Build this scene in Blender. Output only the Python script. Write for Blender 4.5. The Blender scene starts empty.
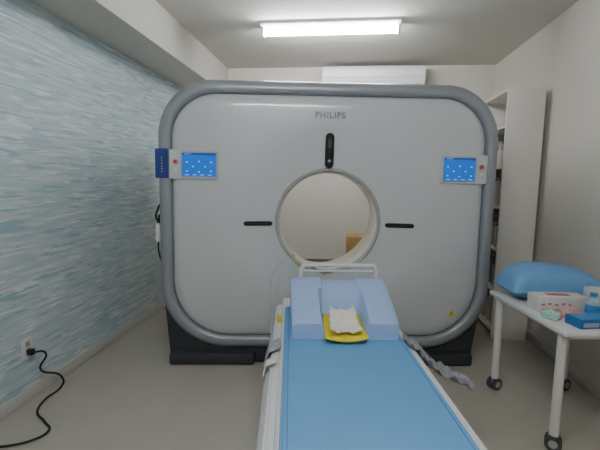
import bpy, bmesh, math, random
from mathutils import Matrix, Vector, noise
random.seed(4)
D=bpy.data; C=bpy.context
RA=math.radians(-8.0)
HC=1.31

# ---------------- materials ----------------
def srgb(h):
    h=h.lstrip('#'); o=[]
    for i in (0,2,4):
        c=int(h[i:i+2],16)/255
        o.append(c/12.92 if c<=0.04045 else ((c+0.055)/1.055)**2.4)
    return (*o,1)
def mat(name,col,rough=0.5,metal=0.0,emit=0,noise=0.04,nscale=30,bump=0.0,coat=0,coatr=.08,trans=0,ecol=None):
    m=D.materials.new(name); m.use_nodes=True
    nt=m.node_tree; b=nt.nodes['Principled BSDF']
    c=srgb(col)
    b.inputs['Roughness'].default_value=rough
    b.inputs['Metallic'].default_value=metal
    b.inputs['Coat Weight'].default_value=coat
    b.inputs['Coat Roughness'].default_value=coatr
    b.inputs['Transmission Weight'].default_value=trans
    tc=nt.nodes.new('ShaderNodeTexCoord'); n=nt.nodes.new('ShaderNodeTexNoise')
    n.inputs['Scale'].default_value=nscale; n.inputs['Detail'].default_value=4
    nt.links.new(tc.outputs['Object'],n.inputs['Vector'])
    r=nt.nodes.new('ShaderNodeValToRGB')
    r.color_ramp.elements[0].position=.3; r.color_ramp.elements[1].position=.7
    r.color_ramp.elements[0].color=(c[0]*(1-noise),c[1]*(1-noise),c[2]*(1-noise),1)
    r.color_ramp.elements[1].color=(min(1,c[0]*(1+noise)),min(1,c[1]*(1+noise)),min(1,c[2]*(1+noise)),1)
    nt.links.new(n.outputs['Fac'],r.inputs['Fac']); nt.links.new(r.outputs['Color'],b.inputs['Base Color'])
    if bump:
        bp=nt.nodes.new('ShaderNodeBump'); bp.inputs['Strength'].default_value=bump; bp.inputs['Distance'].default_value=.01
        nt.links.new(n.outputs['Fac'],bp.inputs['Height']); nt.links.new(bp.outputs['Normal'],b.inputs['Normal'])
    if emit:
        b.inputs['Emission Color'].default_value=srgb(ecol or col); b.inputs['Emission Strength'].default_value=emit
    return m

M={}
M['panel']=mat('gantry_panel','#c3c7c8',.3,noise=.01,nscale=3,coat=.8)
M['bezel']=mat('gantry_bezel','#95999e',.35,.2,noise=.02,nscale=4)
M['ring']=mat('bore_ring','#b4b3ae',.35,noise=.01)
M['bore']=mat('bore_liner','#f6eddf',.4,noise=.01)
M['dark']=mat('dark_base','#303338',.5,noise=.1)
M['black']=mat('black_plastic','#141416',.4,noise=.1)
M['navy']=mat('navy_label','#1c3a7a',.4)
M['scr']=mat('touch_screen','#0e62c4',.2,emit=.62,noise=.05,nscale=8)
M['icon']=mat('screen_icons','#b8d6f6',.3,emit=.7)
M['icon2']=mat('screen_header','#0c3c8c',.3,emit=.4)
M['red']=mat('red_button','#c8402c',.4)
M['chrome']=mat('chrome_letters','#77797c',.3,.4)
M['yellow']=mat('yellow_pad','#ecd62c',.6)
M['warn']=mat('warning_yellow','#d8c83a',.5)
M['white']=mat('white_plastic','#e0e1de',.4,noise=.01)
M['whitep']=mat('white_paint_metal','#e2e0dc',.35,noise=.01)
M['matt']=mat('blue_vinyl','#66a3d4',.5,noise=.03,nscale=4,bump=.05)
M['mattseam']=mat('blue_vinyl_seam','#4a86bb',.5)
M['foam']=mat('periwinkle_foam','#a3bde6',.7,noise=.02,bump=.05,nscale=60)
M['cloth']=mat('white_gauze','#ece4da',.9,bump=.3,nscale=25)
M['strap']=mat('grey_strap','#8b8d90',.8,bump=.4,nscale=60,noise=.15)
M['greyp']=mat('grey_plastic','#a7aaad',.5)
M['wall']=mat('painted_wall','#d9d4c9',.8,noise=.01,nscale=60,bump=.03)
M['ceil']=mat('painted_ceiling','#d3cfc6',.85,noise=.01,nscale=60)
M['soff']=mat('painted_soffit','#d3cfc6',.85,noise=.01)
M['base']=mat('white_baseboard','#cfcdc6',.5,noise=.01)
M['floor']=mat('vinyl_floor','#b7b2a5',.28,noise=.025,nscale=5)
M['tube']=mat('lamp_tube','#ffffff',.5,emit=100,ecol='#f6faff')
M['tube2']=mat('lamp_tube_b','#ffffff',.5,emit=102,ecol='#f6faff')
M['shelf']=mat('shelf_board','#e6e2da',.5,noise=.01)
M['card']=mat('cardboard','#b89058',.8,noise=.05)
M['cushion']=mat('blue_cushion','#6ea4d6',.55,noise=.03,bump=.05)
M['box']=mat('carton_white','#dcd9d6',.6,noise=.03)
M['pink']=mat('carton_red_print','#c8686a',.6)
M['mint']=mat('mint_gloves','#a9d8c8',.6,bump=.3,nscale=30)
M['salmon']=mat('salmon_wrap','#dba39c',.6,bump=.3,nscale=30)
M['bluebox']=mat('carton_blue','#1f6aa8',.5)
M['clear']=mat('milky_plastic','#cfe0ea',.2,trans=.4)
M['lblue']=mat('label_blue','#3f8ac8',.5)
M['rubber']=mat('grey_rubber','#4a4c50',.6)
M['bin']=[mat('binder_a','#8d9096',.6),mat('binder_b','#d0ccc4',.6),mat('binder_c','#767e88',.6),mat('binder_d','#c5bcae',.6)]

def wallpaper():
    m=D.materials.new('streaked_wallpaper'); m.use_nodes=True; nt=m.node_tree; N=nt.nodes; L=nt.links
    b=N['Principled BSDF']; b.inputs['Roughness'].default_value=.7
    tc=N.new('ShaderNodeTexCoord')
    def layer(sy,sz,off,lo,hi,dist=.0):
        mp=N.new('ShaderNodeMapping'); mp.inputs['Scale'].default_value=(.5,sy,sz); mp.inputs['Location'].default_value=(off,off,off)
        n=N.new('ShaderNodeTexNoise'); n.inputs['Scale'].default_value=1; n.inputs['Detail'].default_value=1.5; n.inputs['Distortion'].default_value=dist
        r=N.new('ShaderNodeValToRGB'); r.color_ramp.elements[0].position=lo; r.color_ramp.elements[1].position=hi
        L.new(tc.outputs['Object'],mp.inputs['Vector']); L.new(mp.outputs['Vector'],n.inputs['Vector']); L.new(n.outputs['Fac'],r.inputs['Fac'])
        return r.outputs['Color']
    def mix(f,a,bc):
        x=N.new('ShaderNodeMix'); x.data_type='RGBA'
        L.new(f,x.inputs[0])
        if isinstance(a,tuple): x.inputs[6].default_value=a
        else: L.new(a,x.inputs[6])
        x.inputs[7].default_value=bc
        return x.outputs[2]
    c=mix(layer(3.0,34,3,.42,.60,.2),srgb('#c9d5d8'),srgb('#b8cbd1'))
    c=mix(layer(3.3,42,-7,.54,.62,.2),c,srgb('#d8e0e1'))
    c=mix(layer(3.8,48,11,.56,.64,.2),c,srgb('#a3c0c9'))
    c=mix(layer(4.6,52,-13,.60,.66,.2),c,srgb('#e3e9e8'))
    L.new(c,b.inputs['Base Color'])
    return m
M['paperwall']=wallpaper()

# ---------------- helpers ----------------
def group(name,loc=(0,0,0),rz=0):
    e=D.objects.new(name,None); e.empty_display_size=.1
    e.location=loc; e.rotation_euler=(0,0,rz); C.collection.objects.link(e); return e
def finish(name,bm,mats,parent=None,loc=(0,0,0),rot=(0,0,0),smooth=True,ang=35):
    bmesh.ops.recalc_face_normals(bm,faces=bm.faces)
    me=D.meshes.new(name); bm.to_mesh(me); bm.free()
    for m in (mats if isinstance(mats,list) else [mats]): me.materials.append(m)
    o=D.objects.new(name,me); C.collection.objects.link(o)
    if smooth:
        for p in me.polygons: p.use_smooth=True
        me.set_sharp_from_angle(angle=math.radians(ang))
    o.location=loc; o.rotation_euler=rot
    if parent: o.parent=parent
    return o
def addbox(bm,lo,hi,bev=0,mi=0,seg=2):
    before=set(bm.faces)
    r=bmesh.ops.create_cube(bm,size=1); vs=r['verts']
    for v in vs:
        v.co=Vector([(lo[i]+hi[i])/2+v.co[i]*(hi[i]-lo[i]) for i in range(3)])
    if bev:
        es=list({e for v in vs for e in v.link_edges})
        bmesh.ops.bevel(bm,geom=es,offset=bev,segments=seg,profile=.5,affect='EDGES')
    for f in set(bm.faces)-before: f.material_index=mi
def box(name,lo,hi,m,bev=0,parent=None,loc=(0,0,0),rot=(0,0,0),seg=2):
    bm=bmesh.new(); addbox(bm,lo,hi,bev,0,seg); return finish(name,bm,m,parent,loc,rot,smooth=bev>0)
def addcyl(bm,p0,p1,r,r2=None,seg=24,mi=0):
    p0=Vector(p0);p1=Vector(p1); d=p1-p0
    before=set(bm.faces)
    mt=Matrix.Translation((p0+p1)/2)@d.to_track_quat('Z','Y').to_matrix().to_4x4()
    bmesh.ops.create_cone(bm,cap_ends=True,segments=seg,radius1=r,radius2=r if r2 is None else r2,depth=d.length,matrix=mt)
    for f in set(bm.faces)-before: f.material_index=mi
def cyl(name,p0,p1,r,m,parent=None,r2=None,seg=24):
    bm=bmesh.new(); addcyl(bm,p0,p1,r,r2,seg); return finish(name,bm,m,parent)
def tube(name,pts,r,m,parent=None,cyclic=False,smooth=True):
    cu=D.curves.new(name,'CURVE'); cu.dimensions='3D'; cu.bevel_depth=r; cu.bevel_resolution=4; cu.use_fill_caps=True
    s=cu.splines.new('BEZIER'); s.bezier_points.add(len(pts)-1)
    for bp,p in zip(s.bezier_points,pts):
        bp.co=p; t='AUTO' if smooth else 'VECTOR'; bp.handle_left_type=t; bp.handle_right_type=t
    s.use_cyclic_u=cyclic; s.resolution_u=10
    cu.materials.append(m); o=D.objects.new(name,cu); C.collection.objects.link(o)
    if parent: o.parent=parent
    return o
def rrpts(x0,x1,z0,z1,r,n=8):
    out=[]
    for cx,cz,a0 in ((x1-r,z1-r,0),(x0+r,z1-r,90),(x0+r,z0+r,180),(x1-r,z0+r,270)):
        for i in range(n+1):
            a=math.radians(a0+90*i/n); out.append((cx+r*math.cos(a),cz+r*math.sin(a)))
    return out
def plate(name,x0,x1,z0,z1,r,ya,yb,m,parent=None,bev=.003):
    bm=bmesh.new(); P=rrpts(x0,x1,z0,z1,r)
    cx=(x0+x1)/2;cz=(z0+z1)/2
    def ring(y,ins):
        return [bm.verts.new((x+(-ins if x>cx else ins),y,z+(-ins if z>cz else ins))) for x,z in P]
    R=[ring(yb,0),ring(ya+bev,0),ring(ya,bev)]
    n=len(P)
    for a,b in zip(R,R[1:]):
        for i in range(n): bm.faces.new((a[i],a[(i+1)%n],b[(i+1)%n],b[i]))
    bm.faces.new(R[0]); bm.faces.new(R[-1])
    return finish(name,bm,m,parent)

# ---------------- room (u,v frame rotated) ----------------
UL,UR,VB,VF,ZC=-1.82,1.58,4.75,-1.6,2.6
rr0=(0,0,RA)
box('floor',(UL-.1,VF-.1,-.1),(UR+.1,VB+.1,0),M['floor'],rot=rr0)
box('ceiling',(UL-.1,VF-.1,ZC),(UR+.1,VB+.1,ZC+.1),M['ceil'],rot=rr0)
box('wall_left',(UL-.1,VF,0),(UL,VB,ZC),M['paperwall'],rot=rr0)
box('wall_right',(UR,VF,0),(UR+.1,VB,ZC),M['wall'],rot=rr0)
box('wall_back',(UL-.1,VB,0),(UR+.1,VB+.1,ZC),M['wall'],rot=rr0)
box('wall_front',(UL-.1,VF-.1,0),(UR+.1,VF,ZC),M['wall'],rot=rr0)
box('ceiling_soffit',(UL,VF,2.29),(-1.43,VB,ZC),M['soff'],bev=.006,rot=rr0)
box('baseboard_left',(UL,VF,0),(UL+.012,VB,.075),M['base'],bev=.004,rot=rr0)
box('baseboard_right',(UR-.012,VF,0),(UR,VB,.075),M['base'],bev=.004,rot=rr0)
box('baseboard_back',(UL+.012,VB-.012,0),(UR-.012,VB,.075),M['base'],bev=.004,rot=rr0)

g=group('door_1',(0,0,0),RA)
box('leaf',(-.4,VF,0.005),(.45,VF+.04,2.05),M['shelf'],.004,g)
box('jamb_left',(-.47,VF,0),(-.41,VF+.06,2.12),M['base'],.004,g)
box('jamb_right',(.46,VF,0),(.52,VF+.06,2.12),M['base'],.004,g)
box('head',(-.47,VF,2.06),(.52,VF+.06,2.12),M['base'],.004,g)
cyl('handle',(.38,VF+.04,1),(.38,VF+.09,1),.012,M['chrome'],g)

def lamp(cu,cv,ln,tm):
    p=Matrix.Rotation(RA,3,'Z')@Vector((cu,cv,ZC))
    g=group('fluorescent_ceiling_lamp',p,RA)
    bm=bmesh.new(); prof=[(-.075,0),(-.075,-.02),(-.03,-.035),(.03,-.035),(.075,-.02),(.075,0)]
    A=[bm.verts.new((-ln/2,a,b)) for a,b in prof]; B=[bm.verts.new((ln/2,a,b)) for a,b in prof]
    for i in range(len(prof)):
        j=(i+1)%len(prof); bm.faces.new((A[i],A[j],B[j],B[i]))
    bm.faces.new(A); bm.faces.new(B)
    finish('housing',bm,M['whitep'],g,smooth=False)
    box('socket_left',(-ln/2,-.03,-.1),(-ln/2+.02,.03,-.03),M['whitep'],.004,g)
    box('socket_right',(ln/2-.02,-.03,-.1),(ln/2,.03,-.03),M['whitep'],.004,g)
    cyl('tube',(-ln/2+.02,0,-.066),(ln/2-.02,0,-.066),.026,tm,g)
lamp(-.18,3.46,1.14,M['tube'])
lamp(-.18,.6,1.24,M['tube2'])

g=group('wall_air_conditioner',(0,0,0),RA)
bm=bmesh.new()
prof=[(VB,2.555),(VB-.2,2.555),(VB-.235,2.53),(VB-.24,2.41),(VB-.2,2.33),(VB,2.31)]
A=[bm.verts.new((-.31,a,b)) for a,b in prof]; B=[bm.verts.new((.80,a,b)) for a,b in prof]
for i in range(6):
    j=(i+1)%6; bm.faces.new((A[i],A[j],B[j],B[i]))
bm.faces.new(A); bm.faces.new(B)
bmesh.ops.bevel(bm,geom=bm.edges[:],offset=.012,segments=3,affect='EDGES')
finish('casing',bm,M['whitep'],g)
box('louvre',(-.25,VB-.225,2.345),(.75,VB-.2,2.353),M['greyp'],0,g)
box('front_seam',(-.28,VB-.2425,2.425),(.78,VB-.236,2.428),M['greyp'],0,g)

# ---------------- CT gantry ----------------
GX,GY=.262,2.72
G=group('ct_scanner_gantry',(GX,GY,0))
CZ=1.027; N=320; DZ=.058
def rrdist(x,z,ins):
    hw=1.162-ins; z0=.115+ins; z1=1.97-ins
    cz=(z0+z1)/2; hh=(z1-z0)/2
    rad=(.38 if z>cz else .46)-ins*.8
    qx=abs(x)-(hw-rad); qz=abs(z-cz)-(hh-rad)
    return math.hypot(max(qx,0),max(qz,0))+min(max(qx,qz),0)-rad
def rrray(a,ins):
    lo,hi=0,2.
    for _ in range(36):
        mdl=(lo+hi)/2
        if rrdist(mdl*math.cos(a),CZ+mdl*math.sin(a),ins)<0: lo=mdl
        else: hi=mdl
    return lo
def sm(a,b,x):
    t=min(1,max(0,(x-a)/(b-a))); return t*t*(3-2*t)
def pany(r): return .04*(1-sm(.36,.70,r))
loops=[]
def Ci(r,y,mi): loops.append(([r]*N,y,mi))
angs=[2*math.pi*i/N for i in range(N)]
def Rr(ins,y,mi): loops.append(([rrray(a,ins) for a in angs],y,mi))
Ci(.47,.93,3);Ci(.45,.85,3);Ci(.337,.22,3);Ci(.334,.12,3);Ci(.336,.07,3)
Ci(.340,.050,2);Ci(.347,.034,2);Ci(.355,.029,2);Ci(.359,.035,2);Ci(.361,.047,2);Ci(.364,.047,0)
Ci(.367,pany(.367),0)
for r in (.38,.41,.45,.49,.53,.57,.61,.65,.68,.70,.72): Ci(r,pany(r),0)
Rr(.175,0,0);Rr(.16,.0015,0);Rr(.145,.004,0);Rr(.13,.008,0);Rr(.115,.014,0);Rr(.104,.022,0);Rr(.099,.030,0);Rr(.097,.034,1)
Rr(.094,.012,1);Rr(.088,-.002,1);Rr(.07,-.01,1);Rr(.045,-.008,1);Rr(.022,.006,1);Rr(.007,.035,1);Rr(0,.08,1)
Rr(0,.86,1);Rr(.02,.92,1);Rr(.07,.95,0);Ci(.49,.95,0)
bm=bmesh.new(); V=[]
for rs,y,mi in loops:
    V.append([bm.verts.new((r*math.cos(a),y,CZ+r*math.sin(a))) for r,a in zip(rs,angs)])
for k in range(len(V)):
    a=V[k]; b=V[(k+1)%len(V)]; mi=loops[k][2]
    for i in range(N):
        f=bm.faces.new((a[i],a[(i+1)%N],b[(i+1)%N],b[i])); f.material_index=mi
finish('housing',bm,[M['panel'],M['bezel'],M['ring'],M['bore']],G,ang=50)
bm=bmesh.new()
xs=[(-1.10,0),(1.06,0),(1.135,.60),(-1.15,.60)]
A=[bm.verts.new((x,.03,z)) for x,z in xs]; B=[bm.verts.new((x,.88,z)) for x,z in xs]
for i in range(4):
    j=(i+1)%4; bm.faces.new((A[i],A[j],B[j],B[i]))
bm.faces.new(A);bm.faces.new(B)
bmesh.ops.bevel(bm,geom=bm.edges[:],offset=.02,segments=3,affect='EDGES')
finish('dark_base',bm,M['dark'],G)
box('foot_left',(-1.10,-.015,0),(-.5,.1,.09),M['dark'],.02,G)
box('foot_right',(.45,-.015,0),(1.06,.1,.09),M['dark'],.02,G)
def slot(name,cx,cz,w,h,lift=.010,m='black'):
    """capsule window that follows the dished panel surface"""
    n=14; long_x=w>h; R=min(w,h)/2; Lh=max(w,h)/2-R
    bm=bmesh.new(); P=[]
    ts=[-Lh+2*Lh*i/10 for i in range(11)]
    up_=[(t,R) for t in ts]; cap1=[(Lh+R*math.cos(a),R*math.sin(a)) for a in [math.pi/2-math.pi*i/n for i in range(1,n)]]
    dn=[(t,-R) for t in reversed(ts)]; cap0=[(-Lh-R*math.cos(a),-R*math.sin(a)) for a in [math.pi/2-math.pi*i/n for i in range(1,n)]]
    P=up_+cap1+dn+cap0
    def pt(p,s,off):
        a,b=p[0]*(1 if abs(p[0])<=Lh else 1),p[1]*s
        if abs(p[0])>Lh: a=math.copysign(Lh+(abs(p[0])-Lh)*s,p[0])
        x,z=(cx+a,cz+b) if long_x else (cx+b,cz+a)
        return (x,pany(math.hypot(x,z-CZ))+off,z)
    rings=[[bm.verts.new(pt(p,s,o)) for p in P] for s,o in ((1,.02),(1,-lift*.6),(.8,-lift),(.02,-lift))]
    k=len(P)
    for a,b in zip(rings,rings[1:]):
        for i in range(k): bm.faces.new((a[i],a[(i+1)%k],b[(i+1)%k],b[i]))
    bm.faces.new(rings[0])
    return finish(name,bm,M[m],G)
slot('laser_window_top',-.002,1.452+DZ,.060,.235)
slot('laser_lens_top',-.002,1.50+DZ,.024,.07,.013,'rubber')
slot('laser_window_left',-.482,.950+DZ,.195,.030)
slot('laser_window_right',.497,.950+DZ,.195,.030)
cyl('indicator_top',(-.002,pany(.42)-.014,1.385+DZ),(-.002,pany(.42),1.385+DZ),.009,M['greyp'],G)
def ctrl(side):
    s=side
    if s<0: x0,x1=-1.072,-.748; sx0,sx1=-.985,-.76; bx=-1.03
    else: x0,x1=.755,1.07; sx0,sx1=.77,.985; bx=1.028
    nm='left' if s<0 else 'right'
    z0,z1=1.245+DZ,1.44+DZ
    plate('control_panel_'+nm,x0,x1,z0,z1,.012,-.014,.03,M['panel'],G,.004)
    plate('control_frame_'+nm,sx0-.008,sx1+.008,z0+.012,z1-.012,.01,-.017,0,M['greyp'],G,.002)
    plate('screen_'+nm,sx0,sx1,z0+.02,z1-.02,.004,-.02,0,M['scr'],G,.001)
    bm=bmesh.new()
    w=sx1-sx0; xc=sx0+w/2; zc=z0+.085
    # arrow pad: table in/out, up/down with small captions
    for dx,dz in ((0,.034),(0,-.034),(-.04,0),(.04,0),(-.08,.03),(.08,.03),(-.08,-.03),(.08,-.03)):
        c=Vector((xc+dx,0,zc+dz)); q=.006
        tri=[(c.x-q,c.z-q*.6),(c.x+q,c.z-q*.6),(c.x,c.z+q*.8)]
        A=[bm.verts.new((x,-.0212,z)) for x,z in tri];B=[bm.verts.new((x,-.019,z)) for x,z in tri]
        bm.faces.new(A);bm.faces.new(B)
        for i in range(3): bm.faces.new((A[i],A[(i+1)%3],B[(i+1)%3],B[i]))
    for i in range(4): addbox(bm,(sx0+.02+i*.05,-.0212,z0+.028),(sx0+.045+i*.05,-.019,z0+.031))
    addbox(bm,(sx0+.015,-.0214,z1-.029),(sx0+.06,-.019,z1-.027))
    finish('screen_icons_'+nm,bm,M['icon'],G,smooth=False)
    box('screen_header_'+nm,(sx0+.004,-.0208,z1-.034),(sx1-.004,-.019,z1-.023),M['icon2'],0,G)
    cyl('stop_button_ring_'+nm,(bx,-.017,1.36+DZ),(bx,0,1.36+DZ),.02,M['greyp'],G)
    cyl('stop_button_'+nm,(bx,-.026,1.36+DZ),(bx,0,1.36+DZ),.012,M['red'],G)
    cyl('key_'+nm,(bx,-.02,1.31+DZ),(bx,0,1.31+DZ),.008,M['white'],G)
ctrl(-1);ctrl(1)
plate('navy_label',-1.165,-1.08,1.25+DZ,1.445+DZ,.006,-.0125,.06,M['navy'],G,.002)
bm=bmesh.new()
for k in range(6): addbox(bm,(-1.124,-.0145,1.29+DZ+k*.018),(-1.117,-.012,1.300+DZ+k*.018))
finish('label_print',bm,M['greyp'],G,smooth=False)
cu=D.curves.new('lettering','FONT'); cu.body='PHILIPS'; cu.size=.056; cu.extrude=.003; cu.offset=.0018; cu.align_x='CENTER'; cu.space_character=1.15
cu.materials.append(M['chrome']); o=D.objects.new('lettering',cu); C.collection.objects.link(o)
o.parent=G; o.location=(-.005,-.002,1.666+DZ); o.rotation_euler=(math.pi/2,0,0)
bm=bmesh.new()
t=[(.862,.37),(.918,.37),(.89,.42)]
A=[bm.verts.new((x,-.003,z)) for x,z in t];B=[bm.verts.new((x,.002,z)) for x,z in t]
bm.faces.new(A);bm.faces.new(B)
for i in range(3): bm.faces.new((A[i],A[(i+1)%3],B[(i+1)%3],B[i]))
finish('warning_triangle',bm,M['warn'],G,smooth=False)
box('warning_mark',(.8875,-.005,.382),(.8925,-.002,.403),M['black'],0,G)
box('side_bracket',(-1.2,.12,.93),(-1.15,.17,1.05),M['black'],.008,G)
box('hand_pendant',(-1.205,.08,.86),(-1.17,.13,.99),M['white'],.012,G)
tube('pendant_cord',[(-1.19,.1,.88),(-1.195,.12,.78),(-1.18,.15,.72),(-1.17,.2,.8),(-1.155,.2,.95)],.006,M['black'],G)
tube('pendant_coil',[(-1.19,.1,1.0),(-1.21,.12,1.04),(-1.205,.14,1.08),(-1.18,.15,1.12),(-1.155,.16,1.07)],.008,M['black'],G)

# ---------------- patient couch ----------------
ZT=.06
T=group('patient_couch',(GX+.015,0,0))
def loftx(name,prof,y0,y1,m,bev=.01):
    bm=bmesh.new(); A=[bm.verts.new((x,y0,z)) for x,z in prof]; B=[bm.verts.new((x,y1,z)) for x,z in prof]
    n=len(prof)
    for i in range(n): bm.faces.new((A[i],A[(i+1)%n],B[(i+1)%n],B[i]))
    bm.faces.new(A);bm.faces.new(B)
    if bev: bmesh.ops.bevel(bm,geom=bm.edges[:],offset=bev,segments=3,affect='EDGES')
    return finish(name,bm,m,T)
def up(prof,k=1.09): return [(x*k,z+ZT) for x,z in prof]
loftx('frame_tray',up([(-.32,.425),(-.335,.40),(-.33,.34),(-.27,.30),(.27,.30),(.33,.34),(.335,.40),(.32,.425)]),.35,2.6,M['white'],.008)
loftx('side_rail_left',up([(-.345,.395),(-.345,.355),(-.325,.355),(-.325,.395)]),.4,2.5,M['greyp'],.004)
loftx('side_rail_right',up([(.345,.395),(.345,.355),(.325,.355),(.325,.395)]),.4,2.5,M['greyp'],.004)
loftx('cradle',up([(-.285,.445),(-.295,.425),(.295,.425),(.285,.445)]),.36,2.68,M['whitep'],.004)
loftx('mattress',up([(-.272,.47),(-.278,.445),(.278,.445),(.272,.47)]),.38,2.42,M['matt'],.008)
loftx('pedestal',[(-.26,.37),(-.26,.03),(.26,.03),(.26,.37)],.8,2.55,M['white'],.03)
loftx('pedestal_plinth',[(-.28,.05),(-.28,0),(.28,0),(.28,.05)],.75,2.6,M['dark'],.01)
for i,s in enumerate((-1,1)):
    tube('mattress_seam_%d'%(i+1),[(s*.277,.39,.4705+ZT),(s*.277,2.4,.4705+ZT)],.0018,M['mattseam'],T)
box('yellow_tag',(-.345,2.25,.425+ZT),(-.312,2.32,.4475+ZT),M['warn'],.001,T)
def ribbon(name,pts,w,m,wd=(0,1,0),crinkle=.01,th=.004):
    bm=bmesh.new(); rows=[]
    wdv=Vector(wd).normalized(); K=6; n=len(pts)
    pts=[(x+(.028 if x>0 else -.028),y,z+ZT) for x,y,z in pts]
    P=[]
    for i in range(n-1):
        for s in range(6):
            t=s/6; a=Vector(pts[i]);b=Vector(pts[i+1]); P.append(a.lerp(b,t))
    P.append(Vector(pts[-1]))
    for q,p in enumerate(P):
        row=[]
        for k in range(K+1):
            f=k/K-.5
            z=crinkle*math.sin(q*1.3+k*1.1)+crinkle*.6*math.sin(q*.7-k*2.3)
            row.append(bm.verts.new(p+wdv*(w*f)+Vector((z*.4,0,z))))
        rows.append(row)
    for a,b in zip(rows,rows[1:]):
        for k in range(K): bm.faces.new((a[k],a[k+1],b[k+1],b[k]))
    o=finish(name,bm,m,T)
    md=o.modifiers.new('th','SOLIDIFY'); md.thickness=th
    sb=o.modifiers.new('ss','SUBSURF'); sb.levels=1; sb.render_levels=2
    return o
ribbon('strap_left',[(-.29,1.9,.452),(-.345,1.9,.43),(-.365,1.88,.37),(-.36,1.86,.28)],.13,M['greyp'],crinkle=.004,th=.006)
ribbon('strap_left_buckle',[(-.30,1.72,.452),(-.35,1.72,.432),(-.362,1.7,.39)],.06,M['white'],crinkle=.002,th=.006)
ribbon('strap_right',[(.29,1.95,.455),(.35,1.94,.43),(.39,1.92,.38),(.44,1.88,.34),(.50,1.84,.33)],.14,M['strap'],crinkle=.012,th=.012)
ribbon('strap_right_end',[(.36,1.86,.41),(.42,1.84,.36),(.48,1.80,.345),(.55,1.75,.33)],.11,M['strap'],crinkle=.014,th=.014)
z=ZT
tube('head_frame',[(-.2,2.44,.46+z),(-.2,2.44,.705+z),(-.185,2.44,.727+z),(.245,2.44,.727+z),(.26,2.44,.705+z),(.26,2.44,.46+z)],.015,M['white'],T,smooth=False)
tube('head_frame_lower_bar',[(-.2,2.44,.69+z),(.26,2.44,.69+z)],.007,M['white'],T,smooth=False)
tube('oxygen_line',[(-.25,2.70,.74+z),(-.22,2.55,.70+z),(-.15,2.5,.705+z),(-.1,2.46,.69+z),(-.05,2.48,.66+z)],.006,mat('green_line','#a5b45a',.4),T)
tube('thin_lead',[(-.34,2.62,.6+z),(-.365,2.5,.5+z),(-.375,2.3,.46+z),(-.375,2.1,.42+z)],.003,M['greyp'],T)
tube('thin_lead_b',[(-.31,2.66,.72+z),(-.37,2.6,.66+z),(-.40,2.58,.5+z),(-.38,2.55,.38+z)],.003,M['greyp'],T)

# head holder foam
H=group('foam_head_holder',(GX+.018,1.89,.4715+ZT))
bm=bmesh.new(); W=.272; LN=.42
xsn=[-1,-.985,-.9,-.75,-.6,-.5,-.455,-.43,-.375,-.35,-.2,0,.2,.35,.375,.43,.455,.5,.6,.75,.9,.985,1]
ysn=[0,.02,.08,.2,.32,.44,.5,.53,.62,.66,.72,.8,.88,.94,.98,1]
def hh(xn,t):
    a=abs(xn)
    top=.095+.12*min(1,t/.8)
    if t>.94: top-=.012*((t-.94)/.06)**2
    if t<.08: top-=.014*((.08-t)/.08)**2
    if a>.9: top-=.012*((a-.9)/.1)**2
    tr=.022+.02*t
    k=sm(.36,.45,a)
    kc=min(1,max(0,(t-.46)/.14))*(.93 if a<.36 else 1)
    k=max(k,kc)
    return tr+(top-tr)*k
top=[];bot=[]
for t in ysn:
    w=W*(1-.03*(1-t))
    top.append([bm.verts.new((w*x,LN*t,hh(x,t))) for x in xsn])
    bot.append([bm.verts.new((w*x,LN*t,0)) for x in xsn])
NX=len(xsn)-1; NY=len(ysn)-1
for j in range(NY):
    for i in range(NX):
        bm.faces.new((top[j][i],top[j][i+1],top[j+1][i+1],top[j+1][i]))
        bm.faces.new((bot[j][i],bot[j+1][i],bot[j+1][i+1],bot[j][i+1]))
    bm.faces.new((top[j][0],top[j+1][0],bot[j+1][0],bot[j][0]))
    bm.faces.new((top[j][NX],bot[j][NX],bot[j+1][NX],top[j+1][NX]))
for i in range(NX):
    bm.faces.new((top[0][i],bot[0][i],bot[0][i+1],top[0][i+1]))
    bm.faces.new((top[NY][i],top[NY][i+1],bot[NY][i+1],bot[NY][i]))
finish('foam_block',bm,M['foam'],H,ang=28)
bm=bmesh.new(); rows=[]
for j in range(13):
    t=j/12
    rows.append([bm.verts.new((.104*(2*i/12-1)*(1-.08*t),-.06+.25*t,.020+.016*(2*i/12-1)**2+.012*t+.02*sm(.75,1,t))) for i in range(13)])
for j in range(12):
    for i in range(12): bm.faces.new((rows[j][i],rows[j][i+1],rows[j+1][i+1],rows[j+1][i]))
o=finish('yellow_pad',bm,M['yellow'],H)
md=o.modifiers.new('s','SOLIDIFY'); md.thickness=.008; md.offset=1
bm=bmesh.new(); rows=[]
for j in range(17):
    t=j/16
    rows.append([bm.verts.new(((.078-.012*t+.005*math.sin(j*1.7))*(2*i/16-1),-.025+.205*t+.012*math.cos((2*i/16-1)*3)*(1-t),
       .04+.022*(2*i/16-1)**2+.04*sm(.3,1,t)+.009*math.sin(i*1.2+j*.5)*math.sin(j*.9+i*.4)+.01*t)) for i in range(17)])
for j in range(16):
    for i in range(16): bm.faces.new((rows[j][i],rows[j][i+1],rows[j+1][i+1],rows[j+1][i]))
o=finish('gauze_cloth',bm,M['cloth'],H)
md=o.modifiers.new('s','SOLIDIFY'); md.thickness=.006; md.offset=1
o.modifiers.new('ss','SUBSURF').render_levels=1

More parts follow.
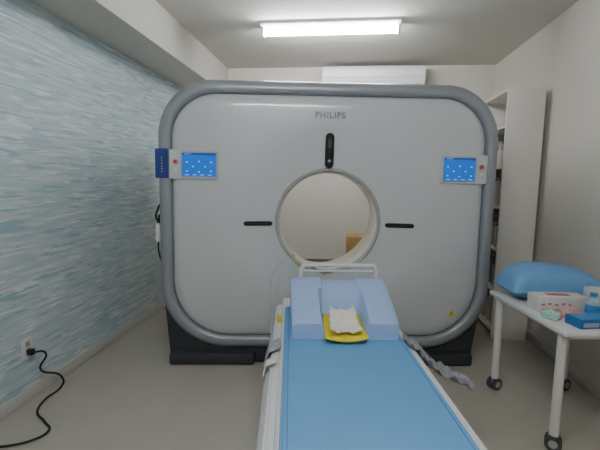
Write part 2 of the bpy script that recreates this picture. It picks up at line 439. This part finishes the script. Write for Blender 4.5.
# ---------------- bookshelf ----------------
def inroom(u,v,z=0): return Matrix.Rotation(RA,3,'Z')@Vector((u,v,z))
B=group('white_shelving_unit',inroom(1.25,3.44),RA)
SH=2.07; SL=.62; SW=.285
box('end_panel_near',(0,0,0),(SW,.02,SH),M['shelf'],.002,B)
box('end_panel_far',(0,SL-.02,0),(SW,SL,SH),M['shelf'],.002,B)
box('back_panel',(SW-.01,.02,0),(SW,SL-.02,SH),M['shelf'],0,B)
sz=[.06,.4,.75,1.1,1.43,1.76,SH-.02]
for i,zz in enumerate(sz): box('shelf_%d'%(i+1),(.004,.02,zz),(SW-.01,SL-.02,zz+.02),M['shelf'],.001,B)
bm=bmesh.new()
for zz in sz[:-2]:
    y=.03
    while y<SL-.07:
        w=random.uniform(.025,.06); h=random.uniform(.14,.25)
        addbox(bm,(random.uniform(.03,.09),y,zz+.02),(SW-.03,y+w-.002,zz+.02+h),mi=random.choice([0,1,1,2,3,3])); y+=w
finish('binders',bm,M['bin'],B,smooth=False)

g=group('cardboard_box',(.60,4.2,0),RA)
box('carton',(0,0,0),(.34,.3,.72),M['card'],.004,g)
box('tape_strip',(.145,-.001,.0),(.195,.301,.7212),mat('packing_tape','#a67c48',.3),0,g)

# ---------------- rolling side table ----------------
TX0,TX1,TY0,TY1,TZ=1.285,1.832,1.76,2.48,.63
S=group('rolling_side_table',(0,0,0))
box('table_top',(TX0,TY0,TZ-.028),(TX1,TY1,TZ),M['whitep'],.008,S)
box('apron_left',(TX0+.05,TY0+.06,TZ-.06),(TX0+.075,TY1-.06,TZ-.028),M['whitep'],.003,S)
box('apron_near',(TX0+.06,TY0+.06,TZ-.06),(TX1-.06,TY0+.085,TZ-.028),M['whitep'],.003,S)
box('apron_far',(TX0+.06,TY1-.085,TZ-.06),(TX1-.06,TY1-.06,TZ-.028),M['whitep'],.003,S)
k=0
for lx in (TX0+.04,TX1-.06):
    for ly in (TY0+.07,TY1-.07):
        k+=1
        bm=bmesh.new(); addcyl(bm,(lx,ly,.075),(lx,ly,TZ-.028),.022); finish('leg_%d'%k,bm,M['whitep'],S)
        bm=bmesh.new()
        addcyl(bm,(lx,ly,.06),(lx,ly,.08),.014,mi=0)
        addbox(bm,(lx-.02,ly-.014,.04),(lx+.02,ly+.02,.066),.004)
        th=.6 if k%2 else -.4
        ax=Vector((math.sin(th),math.cos(th),0)); c=Vector((lx,ly,.038))
        addcyl(bm,c-ax*.028,c-ax*.008,.038,mi=1)
        addcyl(bm,c+ax*.008,c+ax*.028,.038,mi=1)
        addcyl(bm,c-ax*.031,c+ax*.031,.02,mi=0)
        finish('caster_%d'%k,bm,[M['greyp'],M['rubber']],S)

# cushion
bm=bmesh.new(); NU,NV=48,24
hw,hd=.27,.14
def cz_(u,v): return max(0,(1-abs(u)**3.2))**.5*max(0,(1-abs(v)**2.4))**.5
T1=[];B1=[]
for j in range(NV+1):
    v=2*j/NV-1
    T1.append([bm.verts.new((hw*(2*i/NU-1),hd*v,.06+.175*cz_(2*i/NU-1,v)*(1-.3*(i/NU)))) for i in range(NU+1)])
    B1.append([bm.verts.new((hw*(2*i/NU-1)*.97,hd*v*.97,.06-.06*cz_(2*i/NU-1,v))) for i in range(NU+1)])
for j in range(NV):
    for i in range(NU):
        bm.faces.new((T1[j][i],T1[j][i+1],T1[j+1][i+1],T1[j+1][i])); bm.faces.new((B1[j][i],B1[j+1][i],B1[j+1][i+1],B1[j][i+1]))
    bm.faces.new((T1[j][0],T1[j+1][0],B1[j+1][0],B1[j][0])); bm.faces.new((T1[j][NU],B1[j][NU],B1[j+1][NU],T1[j+1][NU]))
for i in range(NU):
    bm.faces.new((T1[0][i],B1[0][i],B1[0][i+1],T1[0][i+1])); bm.faces.new((T1[NV][i],T1[NV][i+1],B1[NV][i+1],B1[NV][i]))
finish('blue_cushion',bm,M['cushion'],None,(1.565,2.325,TZ),(0,0,-.05),ang=80)

g=group('glove_carton',(1.45,2.09,TZ),-.05)
box('carton',(-.12,-.055,0),(.15,.055,.085),M['box'],.003,g)
bm=bmesh.new()
for i in range(5): addbox(bm,(-.1+i*.035,-.0565,.04+.004*(i%2)),(-.085+i*.035,-.055,.049+.004*(i%2)))
addbox(bm,(-.1,-.0565,.015),(.05,-.055,.019)); finish('print',bm,M['pink'],g,smooth=False)
box('lid_slot',(-.05,-.02,.0852),(.07,.02,.087),M['pink'],0,g)
g=group('blue_carton',(1.44,1.85,TZ),.1)
box('carton',(-.065,-.05,0),(.12,.05,.045),M['bluebox'],.003,g)
box('label',(-.05,-.0515,.01),(.03,-.05,.030),M['greyp'],0,g)
box('flap',(-.06,-.045,.0452),(.115,.045,.047),M['lblue'],0,g)
g=group('tissue_carton',(1.71,2.09,TZ),-.1)
box('carton',(-.07,-.05,0),(.07,.05,.12),M['box'],.003,g)
box('print_band',(-.0705,-.0505,.03),(.0705,.0505,.06),M['lblue'],0,g)
def crumple(name,m,loc,sx,sy,sz,seed):
    bm=bmesh.new(); bmesh.ops.create_icosphere(bm,subdivisions=4,radius=1)
    for v in bm.verts:
        n=noise.noise(v.co*2.2+Vector((seed,0,0)))*.45+noise.noise(v.co*5+Vector((0,seed,0)))*.2
        c=v.co*(1+n); v.co=Vector((c.x*sx,c.y*sy,max(c.z,-.35)*sz+.35*sz))
    return finish(name,bm,m,None,loc,(0,0,0),ang=60)
crumple('green_tissue_pack',M['mint'],(1.34,1.955,TZ),.035,.05,.028,3)
crumple('pink_wrap_pack',M['salmon'],(1.455,1.96,TZ),.06,.03,.035,5)
def bottle(loc,r,h,m,lab,nm):
    g=group(nm,loc)
    bm=bmesh.new(); prof=[(r*.9,0),(r,.008),(r,h*.68),(r*.85,h*.76),(r*.4,h*.84),(r*.4,h*.9)]
    n=28; R=[[bm.verts.new((a*math.cos(2*math.pi*i/n),a*math.sin(2*math.pi*i/n),z)) for i in range(n)] for a,z in prof]
    for a,b in zip(R,R[1:]):
        for i in range(n): bm.faces.new((a[i],a[(i+1)%n],b[(i+1)%n],b[i]))
    bm.faces.new(R[0]);bm.faces.new(R[-1]); finish('body',bm,m,g)
    cyl('cap',(0,0,h*.88),(0,0,h),r*.5,lab,g)
    cyl('label',(0,0,h*.2),(0,0,h*.55),r*1.01,lab,g)
bottle((1.565,1.965,TZ),.034,.13,M['clear'],M['lblue'],'plastic_bottle')
bottle((1.65,1.98,TZ),.034,.16,M['white'],M['mint'],'plastic_bottle')

g=group('wall_outlet',inroom(UL,2.03,.315),RA)
box('plate',(0,-.04,-.06),(.008,.04,.06),M['white'],.003,g)
box('socket_upper',(.0075,-.015,.01),(.010,.015,.04),M['greyp'],.001,g)
box('plug',(.008,-.014,-.04),(.045,.014,-.005),M['black'],.004,g)
p0=inroom(UL+.045,2.03,.292)
pts=[tuple(p0),(p0.x+.05,p0.y+.02,.285),(-1.47,2.30,.17),(-1.42,2.44,.03),(-1.41,2.40,.008),(-1.42,2.25,.008),(-1.385,2.12,.008),(-1.29,2.03,.008),(-1.225,1.95,.008),(-1.26,1.88,.008),(-1.42,1.82,.008),(-1.58,1.79,.008)]
tube('power_cord',pts,.006,M['black'])

# ---------------- camera ----------------
cd=D.cameras.new('camera'); cam=D.objects.new('camera',cd); C.collection.objects.link(cam)
cd.sensor_width=36; cd.lens=24; cd.clip_start=.05
R=Matrix.Rotation(math.radians(-1.43),4,'Z')@Matrix.Rotation(math.radians(90-6.4),4,'X')@Matrix.Rotation(math.radians(1.0),4,'Z')
cam.matrix_world=Matrix.Translation((0,0,HC))@R
C.scene.camera=cam
w=D.worlds.new('world'); C.scene.world=w; w.use_nodes=True
w.node_tree.nodes['Background'].inputs[0].default_value=(.5,.5,.5,1); w.node_tree.nodes['Background'].inputs[1].default_value=.05
